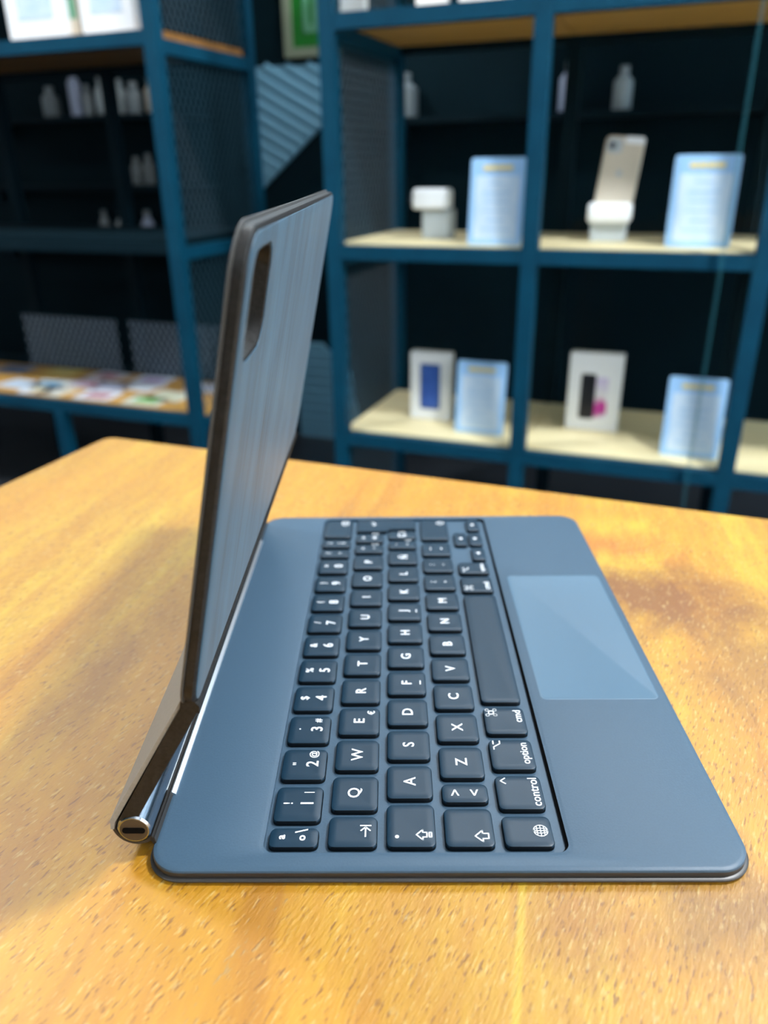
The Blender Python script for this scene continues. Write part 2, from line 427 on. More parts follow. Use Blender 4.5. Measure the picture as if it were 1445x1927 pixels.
# glyph meshes from the built-in font, gathered per text so that each is converted once
font_cache = {}
def glyph(txt, size):
    k = (txt, size)
    if k not in font_cache:
        cu = bpy.data.curves.new('glyphs', 'FONT'); cu.body = txt; cu.size = size; cu.align_x = 'CENTER'; cu.align_y = 'CENTER'
        cu.resolution_u = 3; cu.offset = 0.003 * size / 0.3
        t = bpy.data.objects.new('glyphs', cu); C.objects.link(t)
        bpy.context.view_layer.update()
        me = bpy.data.meshes.new_from_object(t.evaluated_get(bpy.context.evaluated_depsgraph_get()))
        vs = [v.co.copy() for v in me.vertices]
        if vs:
            cx = (min(v.x for v in vs) + max(v.x for v in vs)) / 2; cy = (min(v.y for v in vs) + max(v.y for v in vs)) / 2
            vs = [(v.x - cx, v.y - cy) for v in vs]
        font_cache[k] = (vs, [tuple(p.vertices) for p in me.polygons])
        bpy.data.objects.remove(t); bpy.data.curves.remove(cu); bpy.data.meshes.remove(me)
    return font_cache[k]

def stroke(pts, w, closed=False):
    """polyline as flat quads"""
    vs, fs = [], []
    segs = list(zip(pts, pts[1:])) + ([(pts[-1], pts[0])] if closed else [])
    for (ax, ay), (bx, by) in segs:
        d = math.hypot(bx - ax, by - ay) or 1e-6
        ux, uy = (bx - ax) / d, (by - ay) / d
        nx, ny = -uy * w / 2, ux * w / 2
        e = w * 0.3
        n = len(vs)
        vs += [(ax - ux * e + nx, ay - uy * e + ny), (ax - ux * e - nx, ay - uy * e - ny), (bx + ux * e - nx, by + uy * e - ny), (bx + ux * e + nx, by + uy * e + ny)]
        fs.append((n, n + 1, n + 2, n + 3))
    return vs, fs
def merge(*parts):
    vs, fs = [], []
    for v, f in parts:
        n = len(vs); vs += list(v); fs += [tuple(i + n for i in q) for q in f]
    return vs, fs
def circ(r, n=18, cx=0, cy=0, sx=1.0): return [(cx + r * sx * math.cos(2 * math.pi * k / n), cy + r * math.sin(2 * math.pi * k / n)) for k in range(n)]
def dot(r, cx=0, cy=0): return circ(r, 14, cx, cy), [tuple(range(14))]
def sym(name):
    w = 0.024
    if name == 'shift': return stroke([(0, .13), (.12, 0), (.055, 0), (.055, -.10), (-.055, -.10), (-.055, 0), (-.12, 0)], w, True)
    if name == 'caps': return merge(stroke([(0, .13), (.11, .02), (.05, .02), (.05, -.05), (-.05, -.05), (-.05, .02), (-.11, .02)], w, True), stroke([(-.05, -.09), (.05, -.09), (.05, -.13), (-.05, -.13)], w, True))
    if name == 'tab': return merge(stroke([(-.12, 0), (.09, 0)], w), stroke([(.01, .08), (.09, 0), (.01, -.08)], w), stroke([(.12, .09), (.12, -.09)], w))
    if name == 'back': return merge(stroke([(-.15, 0), (-.06, .09), (.14, .09), (.14, -.09), (-.06, -.09)], w, True), stroke([(.0, .04), (.08, -.04)], w), stroke([(.0, -.04), (.08, .04)], w))
    if name == 'return': return merge(stroke([(.12, .08), (.12, -.02), (-.10, -.02)], w), stroke([(-.03, .05), (-.10, -.02), (-.03, -.09)], w))
    if name == 'globe': return merge(stroke(circ(.12), .018, True), stroke(circ(.12, 14, 0, 0, .45), .014, True), stroke([(-.12, 0), (.12, 0)], .014), stroke([(0, -.12), (0, .12)], .014), stroke([(-.10, .06), (.10, .06)], .014), stroke([(-.10, -.06), (.10, -.06)], .014))
    if name == 'cmd': return merge(stroke([(-.05, -.05), (.05, -.05), (.05, .05), (-.05, .05)], w, True), *[stroke(circ(.035, 10, sx * .08, sy * .08), .02, True) for sx in (-1, 1) for sy in (-1, 1)])
    if name == 'opt': return merge(stroke([(-.12, .06), (-.05, .06), (.04, -.07), (.12, -.07)], w), stroke([(.03, .06), (.12, .06)], w))
    if name == 'up': return [(-.07, -.05), (.07, -.05), (0, .06)], [(0, 1, 2)]
    if name == 'down': return [(-.07, .05), (0, -.06), (.07, .05)], [(0, 1, 2)]
    if name == 'left': return [(.05, -.07), (.05, .07), (-.06, 0)], [(0, 1, 2)]
    if name == 'right': return [(-.05, -.07), (.06, 0), (-.05, .07)], [(0, 1, 2)]
    if name == 'caret': return stroke([(-.07, -.04), (0, .05), (.07, -.04)], w)
    if name == 'bar': return stroke([(-.06, 0), (.06, 0)], .022)
    if name == 'dot': return dot(.035)

def legend(items):
    """items: (text or *symbol, size, u, v): u = to the right for a typist, v = away from the typist"""
    bm = bmesh.new()
    for t, size, u, v in items:
        vs, fs = sym(t[1:]) if t[0] == '*' and len(t) > 1 else glyph(t, size)
        bv = [bm.verts.new((-(y + v), x + u, 0.0)) for x, y in vs]
        for f in fs:
            try: bm.faces.new([bv[i] for i in f])
            except ValueError: pass
    return S(bm)

KW = 0.845      # key size across the rows
def key(row, y0, y1, items, x0=None, x1=None):
    cx = row - 1.0
    if x0 is None: x0, x1 = cx - KW / 2, cx + KW / 2
    k = share('key', key_mesh(x1 - x0, y1 - y0), case, ((x0 + x1) / 2 * U, (y0 + y1) / 2 * U, 0))
    if items:
        l = obj('legend', legend(items), M['legend'], k, loc=(0, 0, 0.0075 * U))
    return k

L = 0.315
def two(top, bot, extra=None):
    r = [(top, 0.24, 0, 0.19), (bot, 0.33, 0, -0.15)]
    if extra: r.append((extra, 0.2, 0.26, -0.17))
    return r
# number row
key(0, -1.225, -0.80, [('ª', 0.34, 0, 0.2), ('º', 0.34, -0.02, -0.15), ('\\', 0.3, 0.13, -0.12)])
for i, (a, b_, e) in enumerate((('!', '1', '|'), ('"', '2', '@'), ('·', '3', '#'), ('$', '4', None), ('%', '5', None), ('&', '6', None), ('/', '7', None), ('(', '8', None), (')', '9', None), ('=', '0', None))):
    key(0, -0.665 + i, 0.165 + i, two(a, b_, e))
key(0, 9.30, 9.81, two('?', "'")); key(0, 9.95, 10.48, two('¿', '¡'))
key(0, 10.62, 11.86, [('*back', 0, 0.35, -0.2)])
# tab row
key(1, -1.225, -0.55, [('*tab', 0, 0.0, -0.22)])
for i, ch in enumerate('QWERTYUIOP'):
    key(1, -0.42 + i, 0.42 + i, [(ch, L, 0, 0)] + ([('€', 0.2, 0.25, -0.24)] if ch == 'E' else []))
key(1, 9.58, 10.13, two('^', '`', '[')); key(1, 10.28, 10.86, two('*', '+', ']'))
# caps row
key(2, -1.225, -0.275, [('*dot', 0, -0.26, 0.24), ('*caps', 0, -0.22, -0.22)])
for i, ch in enumerate('ASDFGHJKLÑ'):
    key(2, -0.14 + i, 0.70 + i, [(ch, L, 0, 0)] + ([('*bar', 0, 0, -0.3)] if ch in 'FJ' else []))
key(2, 9.85, 10.37, two('¨', '´', '{')); key(2, 10.51, 11.04, [('Ç', 0.3, -0.06, 0), ('}', 0.22, 0.17, 0)])
# return key spanning two rows (an L)
bm = bmesh.new()
def ret(i):
    return [(-KW / 2 + i, 11.02 + i), (0.50 + i, 11.02 + i), (0.50 + i, 11.18 + i), (1 + KW / 2 - i, 11.18 + i), (1 + KW / 2 - i, 11.86 - i), (-KW / 2 + i, 11.86 - i)]
loft(bm, key_prof(bm, ret))
rk = obj('key', S(bm), M['key'], case)
rk.data.materials.append(M['key_side_shade'])
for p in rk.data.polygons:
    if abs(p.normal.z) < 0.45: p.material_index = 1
obj('legend', legend([('*return', 0, 0, 0)]), M['legend'], rk, loc=(0.1 * U, 11.55 * U, 0.0075 * U))
# shift row
key(3, -1.225, -0.375, [('*shift', 0, -0.2, -0.22)])
key(3, -0.235, 0.225, [('>', 0.3, 0, 0.18), ('<', 0.3, 0, -0.17)])
for i, ch in enumerate('ZXCVBNM'):
    key(3, 0.37 + i, 1.21 + i, [(ch, L, 0, 0)])
for i, (a, b_) in enumerate(((';', ','), (':', '.'), ('_', '-'))):
    key(3, 7.37 + i, 8.21 + i, [(a, 0.26, 0, 0.17), (b_, 0.3, 0, -0.15)])
key(3, 10.42, 11.86, [('*shift', 0, 0.45, -0.22)])
# bottom row
key(4, -1.225, -0.55, [('*globe', 0, 0.0, -0.22)])
key(4, -0.40, 0.43, [('*caret', 0, 0.27, 0.27), ('control', 0.235, 0.0, -0.27)])
key(4, 0.585, 1.42, [('*opt', 0, 0.25, 0.27), ('option', 0.225, 0.02, -0.27)])
key(4, 1.585, 2.42, [('*cmd', 0, 0.24, 0.26), ('cmd', 0.225, 0.12, -0.27)])
key(4, 2.58, 7.10, [])
key(4, 7.24, 8.10, [('*cmd', 0, -0.22, 0.24), ('cmd', 0.225, -0.1, -0.25)])
key(4, 8.26, 8.93, [('*opt', 0, -0.12, 0.24), ('option', 0.17, 0.0, -0.25)])
key(4, 9.08, 9.88, [('*left', 0, 0, 0)], 3.03, 3.42)
key(4, 10.03, 10.90, [('*down', 0, 0, 0)], 3.03, 3.42)
key(4, 10.03, 10.90, [('*up', 0, 0, 0)], 2.58, 2.97)
key(4, 11.05, 11.86, [('*right', 0, 0, 0)], 3.03, 3.42)

# --- hinge
def tube_y(cx, cz, prof, n=28):
    bm = bmesh.new()
    loft(bm, [[(cx + r * math.cos(2 * math.pi * k / n), y, cz + r * math.sin(2 * math.pi * k / n)) for k in range(n)] for r, y in prof])
    return bm
HX, HZ, HR = -3.63, 0.37, 0.285
cyl = obj('hinge_cylinder', S(tube_y(HX, HZ, [(HR - 0.03, -1.20), (HR, -1.17), (HR, 11.55), (HR - 0.03, 11.58)])), M['metal'], case, True)
bm = bmesh.new()   # oval charging port set into the cylinder end
loft(bm, [[(HX + x, y, HZ + z) for x, z in rr(-0.19, 0.19, -0.055, 0.055, 0.054, 5)] for y in (-1.222, -1.17)])
obj('charging_port', S(bm), M['port'], cyl)
obj('cylinder_end', S(tube_y(HX, HZ, [(HR - 0.05, -1.204), (HR - 0.045, -1.17)])), M['end'], cyl)

def prism_y(poly, y0, y1):
    bm = bmesh.new()
    loft(bm, [[(x, y0, z) for x, z in poly], [(x, y1, z) for x, z in poly]])
    return bm
obj('hinge_strip', S(prism_y([(-3.46, -0.08), (-3.46, 0.135), (-3.44, 0.14), (-3.265, 0.03), (-3.255, -0.08)], -0.04, 10.35)), M['strip'], case)
# spine: skin that runs from the bottom cover under the cylinder and up the back
outer, inner = [], []
for k in range(13):
    a = math.radians(-40 - 148 * k / 12)
    outer.append((HX - 0.01 + 0.39 * math.cos(a), HZ + 0.02 + 0.42 * math.sin(a)))
    inner.append((HX - 0.01 + 0.335 * math.cos(a), HZ + 0.02 + 0.365 * math.sin(a)))
outer = [(-3.30, -0.20)] + outer; inner = [(-3.30, -0.15)] + inner
outer = [(x, max(z, -0.235)) for x, z in outer]
obj('hinge_cover', S(prism_y(outer + inner[::-1], -1.12, 11.68)), M['edge'], case, False)
# lower panel of the lid
lower_poly = [(-3.87, 0.56), (-2.50, 2.97), (-2.40, 3.02), (-2.28, 2.90), (-2.30, 2.80), (-3.50, 0.69), (-3.62, 0.665), (-3.75, 0.64)]
lp = obj('lower_panel', S(prism_y(lower_poly, -1.20, 11.80)), M['rim'], case)
obj('outer_skin', S(prism_y([(-4.03, 0.36), (-4.01, 0.56), (-2.545, 2.99), (-2.50, 2.97), (-3.88, 0.60), (-3.94, 0.50), (-3.97, 0.36)], -1.17, 11.84)), M['skin'], lp)
obj('inner_skin', S(prism_y([(-2.26, 2.90), (-2.28, 2.80), (-3.48, 0.70), (-3.50, 0.70), (-2.30, 2.80), (-2.28, 2.90)], -1.14, 11.74)), M['lining'], lp)

# upper panel: local frame (s up the panel, y, t towards the keyboard)
A = Vector((-2.49, 0, 2.98)); B = Vector((-1.02, 0, 9.88))
ds = (B - A).normalized(); dn = Vector((ds.z, 0, -ds.x)); LEN = (B - A).length
def P3(s, y, t): return tuple(A + ds * s + dn * t + Vector((0, y, 0)))
LY0, LY1 = -1.60, 12.12
def lid_loops(prof, hole, r=0.62):
    out = []
    for i, t in prof: out.append([P3(s, y, t) for s, y in rr(0.0 + i, LEN - i, LY0 + i, LY1 - i, max(r - i, 0.05), 8)])
    for i, t in hole: out.append([P3(s, y, t) for s, y in rr(5.35 + i, 6.70 - i, -1.12 + i, 0.42 - i, 0.34 - i, 8)])
    return out
bm = bmesh.new()
loft(bm, lid_loops([(0.08, 0.03), (0.04, 0.05), (0.035, 0.17), (0.07, 0.205), (0.13, 0.216)], [(-0.03, 0.216), (0.0, 0.20), (0.0, 0.03)]), closed=True)
up = obj('upper_panel', S(bm), M['rim'], case, True)
bm = bmesh.new()
loft(bm, lid_loops([(0.02, 0.0), (0.0, 0.015), (0.0, 0.03), (0.02, 0.04), (0.10, 0.04)], [(-0.01, 0.04), (-0.01, 0.0)]), closed=True)
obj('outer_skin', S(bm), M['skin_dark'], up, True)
bm = bmesh.new()   # soft lining on the inside face
loft(bm, lid_loops([(0.09, 0.20), (0.10, 0.222), (0.14, 0.228)], [(-0.05, 0.228), (-0.035, 0.20)]), closed=True)
obj('lining', S(bm), M['lining'], up, True)
# fold between the panels
obj('fold', S(prism_y([(-2.52, 2.96), (-2.50, 3.08), (-2.30, 3.10), (-2.22, 2.98), (-2.24, 2.86), (-2.40, 2.92)], -1.30, 11.90)), M['rim'], case)

# ------------------------------------------------------------------ shelving
SF, SB = 1.50, 1.95            # front and back of the racks
PW = 0.034                     # post width
SHELVES = (0.34, 0.785, 1.232, 1.66)   # top of each board
def diamond_mesh(bm, y0, y1, z0, z1, x, pitch=0.011, w=0.0016):
    """two families of crossing strands clipped to the rectangle"""
    for s in (1, -1):
        k = -int((z1 - z0) / pitch) - 1
        while True:
            c = y0 + k * pitch * 2 if s == 1 else y0 + k * pitch * 2
            # strand: y = c + (z - z0) / 1.6 * s' ; clip
            k += 1
            if c > y1 + (z1 - z0): break
            slope = 0.6 * s
            cc = c if s == 1 else c + (z1 - z0) * 0.6
            pa, pb = (cc, z0), (cc + slope * (z1 - z0), z1)
            t0, t1 = 0.0, 1.0
            dy = pb[0] - pa[0]
            for lim, sign in ((y0, 1), (y1, -1)):
                fa = sign * (pa[0] - lim); fb = sign * (pb[0] - lim)
                if fa < 0 and fb < 0: t0, t1 = 1, 0
                elif fa < 0: t0 = max(t0, fa / (fa - fb))
                elif fb < 0: t1 = min(t1, fa / (fa - fb))
            if t1 - t0 < 0.01: continue
            ya, za = pa[0] + dy * t0, z0 + (z1 - z0) * t0
            yb, zb = pa[0] + dy * t1, z0 + (z1 - z0) * t1
            v = [bm.verts.new(q) for q in ((x, ya - w, za), (x, ya + w, za), (x, yb + w, zb), (x, yb - w, zb),
                                           (x + 0.0012, ya - w, za), (x + 0.0012, ya + w, za), (x + 0.0012, yb + w, zb), (x + 0.0012, yb - w, zb))]
            for f in ((0, 1, 2, 3), (7, 6, 5, 4), (0, 3, 7, 4), (1, 5, 6, 2)): bm.faces.new([v[i] for i in f])

def rack(name, label, xs, short_posts=(), side_mesh=(), boardmats=None, ztop=1.69):
    r = tag(empty(name, (0, 0, 0)), label, 'shelf', 'blue steel display racks')
    for x in xs:
        for y in (SF, SB - PW):
            z1 = SHELVES[0] - 0.035 if (x in short_posts and y == SF) else ztop
            obj('post', box(x - PW / 2, x + PW / 2, y, y + PW, 0.0, z1, 0.002), M['frame'] if y == SF or x in side_mesh else M['dark_shade'], r)  # back posts are the same steel, darkened here for shade
    for k, z in enumerate(SHELVES):
        for a, b in zip(xs, xs[1:]):
            for y in (SF + 0.002, SB - 0.03):
                a2 = a + (0 if a in short_posts and y < 1.7 else PW / 2); b2 = b - (0 if b in short_posts and y < 1.7 else PW / 2)
                obj('rail', box(a2, b2, y, y + 0.028, z - 0.034, z - 0.004), M['frame'] if y < 1.7 and boardmats[k] is not M['dark_shade'] else M['dark_shade'], r)
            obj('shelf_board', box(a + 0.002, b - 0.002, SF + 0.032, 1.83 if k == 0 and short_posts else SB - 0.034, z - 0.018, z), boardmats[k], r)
        for x in (xs[0], xs[-1]):
            obj('side_rail', box(x - 0.014, x + 0.014, SF + PW, SB - PW, z - 0.050, z - 0.019), M['frame'], r)
    obj('light_block_panel', box(xs[0] - PW / 2, xs[-1] + PW / 2, SB, Y1 - 0.031, SHELVES[-1] - 0.02, SHELVES[-1]), M['frame'], r)  # unseen panel added to keep ceiling light out of the rack
    for x in side_mesh:
        for z0, z1 in zip((0.05,) + SHELVES[:-1], SHELVES):
            bm = bmesh.new(); diamond_mesh(bm, SF + PW, SB - PW, z0 + 0.001, z1 - 0.052, x)
            obj('wire_mesh_panel', bm, M['mesh'], r)
    return r

right_rack = rack('display_rack', 'blue steel rack with pale wooden shelves, price cards and phone boxes', (-0.68, -0.235, 0.212, 0.66), (), (-0.68,),
                  (M['board'], M['board'], M['board2'], M['board2']))
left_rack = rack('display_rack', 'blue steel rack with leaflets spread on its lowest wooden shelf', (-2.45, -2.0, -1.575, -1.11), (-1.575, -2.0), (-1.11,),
                 (M['board2'], M['dark_shade'], M['wood_dark'], M['board2']))

# wire mesh across the back of the leaflet shelf
for xa, xb in ((-1.98, -1.60), (-1.55, -1.14)):
    bm = bmesh.new(); diamond_mesh(bm, xa, xb, SHELVES[0] + 0.002, SHELVES[0] + 0.17, 0.0)
    bmesh.ops.rotate(bm, cent=(0, 0, 0), matrix=Matrix.Rotation(math.radians(-90), 3, 'Z'), verts=bm.verts)
    for v in bm.verts: v.co = (v.co.x, 1.838 + v.co.y, v.co.z)
    obj('back_mesh_panel', bm, M['mesh_pale'], left_rack)

# sliding glass panes in front of the right rack
for gx0, gx1, words in ((-0.66, 0.135, 'wide clear glass pane across the two left bays of the rack'), (0.14, 0.64, 'clear glass pane across the right-hand bay of the rack')):
    g = tag(empty('glass_door', (gx0, 0, 0)), words, 'glass door', 'sliding glass doors of the rack')
    yy = SF - 0.012 if gx0 < 0 else SF - 0.022
    obj('pane', box(0, gx1 - gx0, yy, yy + 0.005, 0.02, 1.66), M['glass'], g)
    obj('pane_edge', box(gx1 - gx0 if gx0 < 0 else -0.0012, gx1 - gx0 + 0.0012 if gx0 < 0 else 0.0, yy, yy + 0.005, 0.02, 1.66), M['glass_edge'], g)

# ------------------------------------------------------------------ things on the right rack
def price_card(px0, px1, pb, z, ptop, label, tilt=6, turn=0.0):
    a = at(px0, pb, Z=z); b = at(px1, pb + 6, Z=z)
    yc = (a.y + b.y) / 2
    yc = max(yc, SF + 0.05)
    w = abs(at(px1, pb, Y=yc).x - at(px0, pb, Y=yc).x)
    h = at((px0 + px1) / 2, ptop, Y=yc).z - z
    xc = (at(px0, pb, Y=yc).x + at(px1, pb, Y=yc).x) / 2
    r = tag(empty('price_card', (xc, yc, z), math.radians(turn)), label, 'price card', 'blue and white price cards on the rack')
    bm = slab(-w / 2, w / 2, 0.0, h, 0.006, [(0, 0), (0, 0.004)], 4)
    c = obj('card', bm, M['cardblue'], r, rot=(math.radians(90 - tilt), 0, 0))
    def plate(nm, x0, x1, y0, y1, m, t, rad=0.003):
        return obj(nm, slab(x0, x1, y0, y1, rad, [(0, 0.0035), (0, t)], 3), m, c)
    plate('paper_panel', -w * 0.40, w * 0.40, h * 0.06, h * 0.80, M['cardpale'], 0.0046)
    plate('header', -w * 0.30, w * 0.30, h * 0.84, h * 0.93, M['print'], 0.0046)
    for k in range(4):
        x = -w * 0.27 + k * w * 0.135
        plate('header_letters', x, x + w * 0.125, h * 0.86, h * 0.915, M['gold'], 0.0052, 0.002)
    for k, ln in enumerate((0.30, 0.5, 0.42, 0.5, 0.36, 0.55)):
        y = h * (0.70 - 0.105 * k)
        plate('text_line', -w * ln * 0.5, w * ln * 0.5, y, y + h * 0.018, M['print'], 0.0052, 0.001)
    # folding back leg so that the card stands
    bm = box(-w * 0.2, w * 0.2, 0.0, 0.003, 0.0, h * 0.6)
    obj('back_stand', bm, M['white'], r, rot=(math.radians(14), 0, 0), loc=(0, 0.055 + h * 0.02, 0))
    return r
zl, zm, zt = SHELVES[0], SHELVES[1], SHELVES[2]
price_card(856, 946, 812, zl, 682, 'price card leaning beside the blue phone box on the lower shelf')
price_card(1240, 1350, 856, zl, 712, 'price card at the right end of the lower shelf, near the post')
price_card(880, 980, 458, zm, 296, 'price card on the middle shelf beside the steel post')
price_card(1250, 1372, 462, zm, 290, 'tall price card on the middle shelf beside the pale gold phone')

def phone_box(px0, px1, pb, ptop, z, label, kind):
    a = at(px0, pb, Z=z); b = at(px1, pb + 7, Z=z); yc = (a.y + b.y) / 2
    x0 = at(px0, pb, Y=yc).x; x1 = at(px1, pb, Y=yc).x; w = x1 - x0; h = at((px0 + px1) / 2, ptop, Y=yc).z - z
    r = tag(empty('phone_box', ((x0 + x1) / 2, yc, z)), label, 'box', 'white phone boxes on the lower shelf')
    obj('carton', box(-w / 2, w / 2, 0, 0.03, 0, h, 0.0015), M['white'], r)
    def pic(nm, x0, x1, z0, z1, m, t, parent=r, rad=0.006):
        bm = slab(x0, x1, z0, z1, rad, [(0, 0), (0, t)], 4)
        return obj(nm, bm, m, parent, rot=(math.radians(90), 0, 0), loc=(0, 0.0002, 0))
    if kind == 0:
        pic('phone_picture', -w * 0.25, w * 0.25, h * 0.16, h * 0.84, M['navy'], 0.0008)
        pic('screen_picture', -w * 0.22, w * 0.22, h * 0.18, h * 0.82, M['bluescreen'], 0.0012)
    else:
        pic('phone_picture', -w * 0.26, w * 0.03, h * 0.15, h * 0.74, M['dark'], 0.0008)
        pic('screen_picture', w * 0.03, w * 0.26, h * 0.17, h * 0.70, M['flower'], 0.0008)
    return r
m = speckled('blue_swirl_print', (0.02, 0.06, 0.30), (0.06, 0.16, 0.55), 0.3, 30, 0.5); M['bluescreen'] = m
m = mat('flower_print', (0.8, 0.8, 0.85), 0.4); nt = m.node_tree
co = coordnode(m); sx = nt.nodes.new('ShaderNodeSeparateXYZ'); nt.links.new(co, sx.inputs[0])
f = math_n(nt, 'ADD', sx.outputs[1], math_n(nt, 'MULTIPLY', noise_node(nt, co, 40.0), 0.06))
nt.links.new(ramp(nt, math_n(nt, 'MULTIPLY', f, 5.0), [(0.30, (0.75, 0.78, 0.9)), (0.36, (0.5, 0.03, 0.3)), (0.50, (0.55, 0.04, 0.34)), (0.58, (0.75, 0.76, 0.8)), (0.85, (0.6, 0.5, 0.8))]), nt.nodes['Principled BSDF'].inputs['Base Color'])
M['flower'] = m
phone_box(772, 846, 786, 664, zl, 'white phone box with a blue phone printed on its front', 0)
phone_box(1062, 1160, 806, 665, zl, 'white phone box showing a black phone and a magenta flower', 1)

# pale gold phone on a white stand, middle shelf
yc = 1.69
xc = at(1145, 430, Y=yc).x; zc = zm
r = tag(empty('phone_on_stand', (xc, yc, zm)), 'pale gold phone leaning on a white stand on the middle shelf', 'phone')
k = (at(1180, 430, Y=yc).x - at(1113, 430, Y=yc).x)
obj('stand_base', box(-k / 2, k / 2, -0.02, 0.03, 0, 0.045, 0.004), M['grey'], r)
obj('stand_cradle', slab(-k * 0.60, k * 0.60, -0.035, 0.03, 0.012, [(0.004, 0.040), (0, 0.046), (0, 0.074), (0.004, 0.08)], 5), M['white'], r, True)
ph = obj('phone_body', slab(-k * 0.53, k * 0.53, 0, 0.142, 0.012, [(0.002, -0.004), (0, -0.002), (0, 0.002), (0.002, 0.004)], 6), M['cream'], r, True, loc=(0.004, -0.006, 0.07), rot=(math.radians(80), math.radians(5), 0))
obj('logo', slab(-0.006, 0.006, 0.062, 0.075, 0.005, [(0, 0.0035), (0, 0.0045)], 4), M['grey'], ph)
obj('camera_bump', slab(-k * 0.46, -k * 0.05, 0.108, 0.136, 0.007, [(0, 0.003), (0, 0.006)], 4), M['grey'], ph)
obj('camera_lens', slab(-k * 0.40, -k * 0.24, 0.115, 0.129, 0.0055, [(0, 0.005), (0, 0.0075)], 4), M['dark'], ph)
obj('top_band', slab(0.0, k * 0.53, 0.128, 0.1425, 0.006, [(0, -0.0042), (0, 0.0046)], 4), M['white'], ph)
# white plug-shaped charger on a grey block
yc = 1.68; xc = at(822, 430, Y=yc).x; k = at(850, 430, Y=yc).x - at(793, 430, Y=yc).x
r = tag(empty('charger_on_block', (xc, yc, zm)), 'white charger resting on a small grey block on the middle shelf', 'charger')
obj('block', box(-k * 0.42, k * 0.5, -0.02, 0.03, 0, 0.065, 0.004), M['grey'], r)
obj('charger_body', slab(-k * 0.72, k * 0.42, -0.03, 0.03, 0.010, [(0.004, 0.066), (0, 0.071), (0, 0.104), (0.006, 0.11)], 5), M['white'], r, True)
obj('prong', box(-k * 0.85, -k * 0.70, -0.016, -0.010, 0.083, 0.095, 0.001), M['metal'], r)
obj('prong', box(-k * 0.85, -k * 0.70, 0.010, 0.016, 0.083, 0.095, 0.001), M['metal'], r)

# things on the top shelf of the right rack (only their feet are in view)
def upright_box(px0, px1, yd, z, h, d, m, name, label, cat, group, band=None):
    x0 = at(px0, 20, Y=yd).x; x1 = at(px1, 20, Y=yd).x
    r = tag(empty(name, ((x0 + x1) / 2, yd, z)), label, cat, group)
    w = x1 - x0
    obj('carton', box(-w / 2, w / 2, 0, d, 0, h, 0.002), m, r)
    obj('lid_seam', box(-w / 2 - 0.0006, w / 2 + 0.0006, -0.0006, d + 0.0006, h * 0.62, h * 0.63), M['grey'], r)
    if band: obj('label_patch', box(-w * 0.3, w * 0.3, -0.001, 0, h * 0.2, h * 0.45), band, r)
    return r
upright_box(782, 838, 1.56, zt, 0.10, 0.03, M['white'], 'carton', 'small white carton on the top shelf right of the steel post', 'box', 'cartons on the top shelf')
upright_box(862, 962, 1.56, zt, 0.12, 0.03, M['white'], 'carton', 'wide white carton on the top shelf beside the small one', 'box', 'cartons on the top shelf')
upright_box(640, 684, 1.58, zt, 0.11, 0.03, M['grey'], 'carton', 'grey carton at the left end of the top shelf', 'box', 'cartons on the top shelf')
# white boxes on the top shelf of the left rack
upright_box(10, 122, 1.545, zt, 0.20, 0.05, M['white'], 'tablet_box', 'white box on the high shelf of the left rack, the left one', 'box', 'white boxes on the left rack', M['cardpale'])
upright_box(150, 250, 1.545, zt, 0.20, 0.05, M['white'], 'tablet_box', 'white box on the high shelf next to the rack post', 'box', 'white boxes on the left rack', M['cardpale'])
upright_box(125, 147, 1.56, zt, 0.19, 0.04, M['cream'], 'carton', 'narrow cream carton between the two white boxes', 'box', 'white boxes on the left rack', M['green2'])

# ------------------------------------------------------------------ leaflets on the low shelf of the left rack
LEAF = [  # pixel of the middle, turn, width, height, paper, picture, words
    (28, 752, 8, (0.70, 0.78, 0.88), (0.75, 0.70, 0.50), 'white leaflet at the front left of the leaflet shelf'),
    (40, 722, -5, (0.62, 0.72, 0.84), (0.50, 0.62, 0.76), 'pale blue leaflet in the second row, far left'),
    (30, 694, 4, (0.18, 0.27, 0.42), (0.10, 0.16, 0.30), 'dark blue leaflet in the back row, far left'),
    (98, 722, 6, (0.70, 0.76, 0.72), (0.16, 0.34, 0.52), 'pale leaflet with a blue picture in the second row'),
    (75, 745, -8, (0.72, 0.70, 0.58), (0.60, 0.62, 0.60), 'cream leaflet near the front of the leaflet shelf'),
    (122, 700, 3, (0.66, 0.52, 0.16), (0.70, 0.58, 0.22), 'yellow leaflet in the back row'),
    (170, 722, -6, (0.42, 0.46, 0.58), (0.40, 0.24, 0.30), 'grey leaflet with a dull red picture in the middle'),
    (158, 755, 5, (0.68, 0.75, 0.85), (0.45, 0.18, 0.22), 'white leaflet with a red picture at the front middle'),
    (232, 698, -4, (0.72, 0.76, 0.84), (0.50, 0.16, 0.22), 'white leaflet with a red corner in the back row'),
    (212, 727, 7, (0.40, 0.44, 0.56), (0.34, 0.38, 0.52), 'slate leaflet left of the white ones'),
    (270, 727, -5, (0.74, 0.80, 0.88), (0.66, 0.74, 0.84), 'bright white leaflet in the second row, right part'),
    (313, 706, 4, (0.64, 0.74, 0.90), (0.46, 0.34, 0.58), 'pale blue leaflet in the back row near the post'),
    (268, 758, 3, (0.60, 0.68, 0.62), (0.22, 0.46, 0.14), 'leaflet with a bright green picture at the front right'),
    (322, 745, -7, (0.66, 0.70, 0.60), (0.60, 0.62, 0.44), 'pale green leaflet beside the post'),
    (392, 730, 5, (0.76, 0.80, 0.92), (0.70, 0.74, 0.90), 'white leaflet seen past the post, behind the tablet lid'),
]
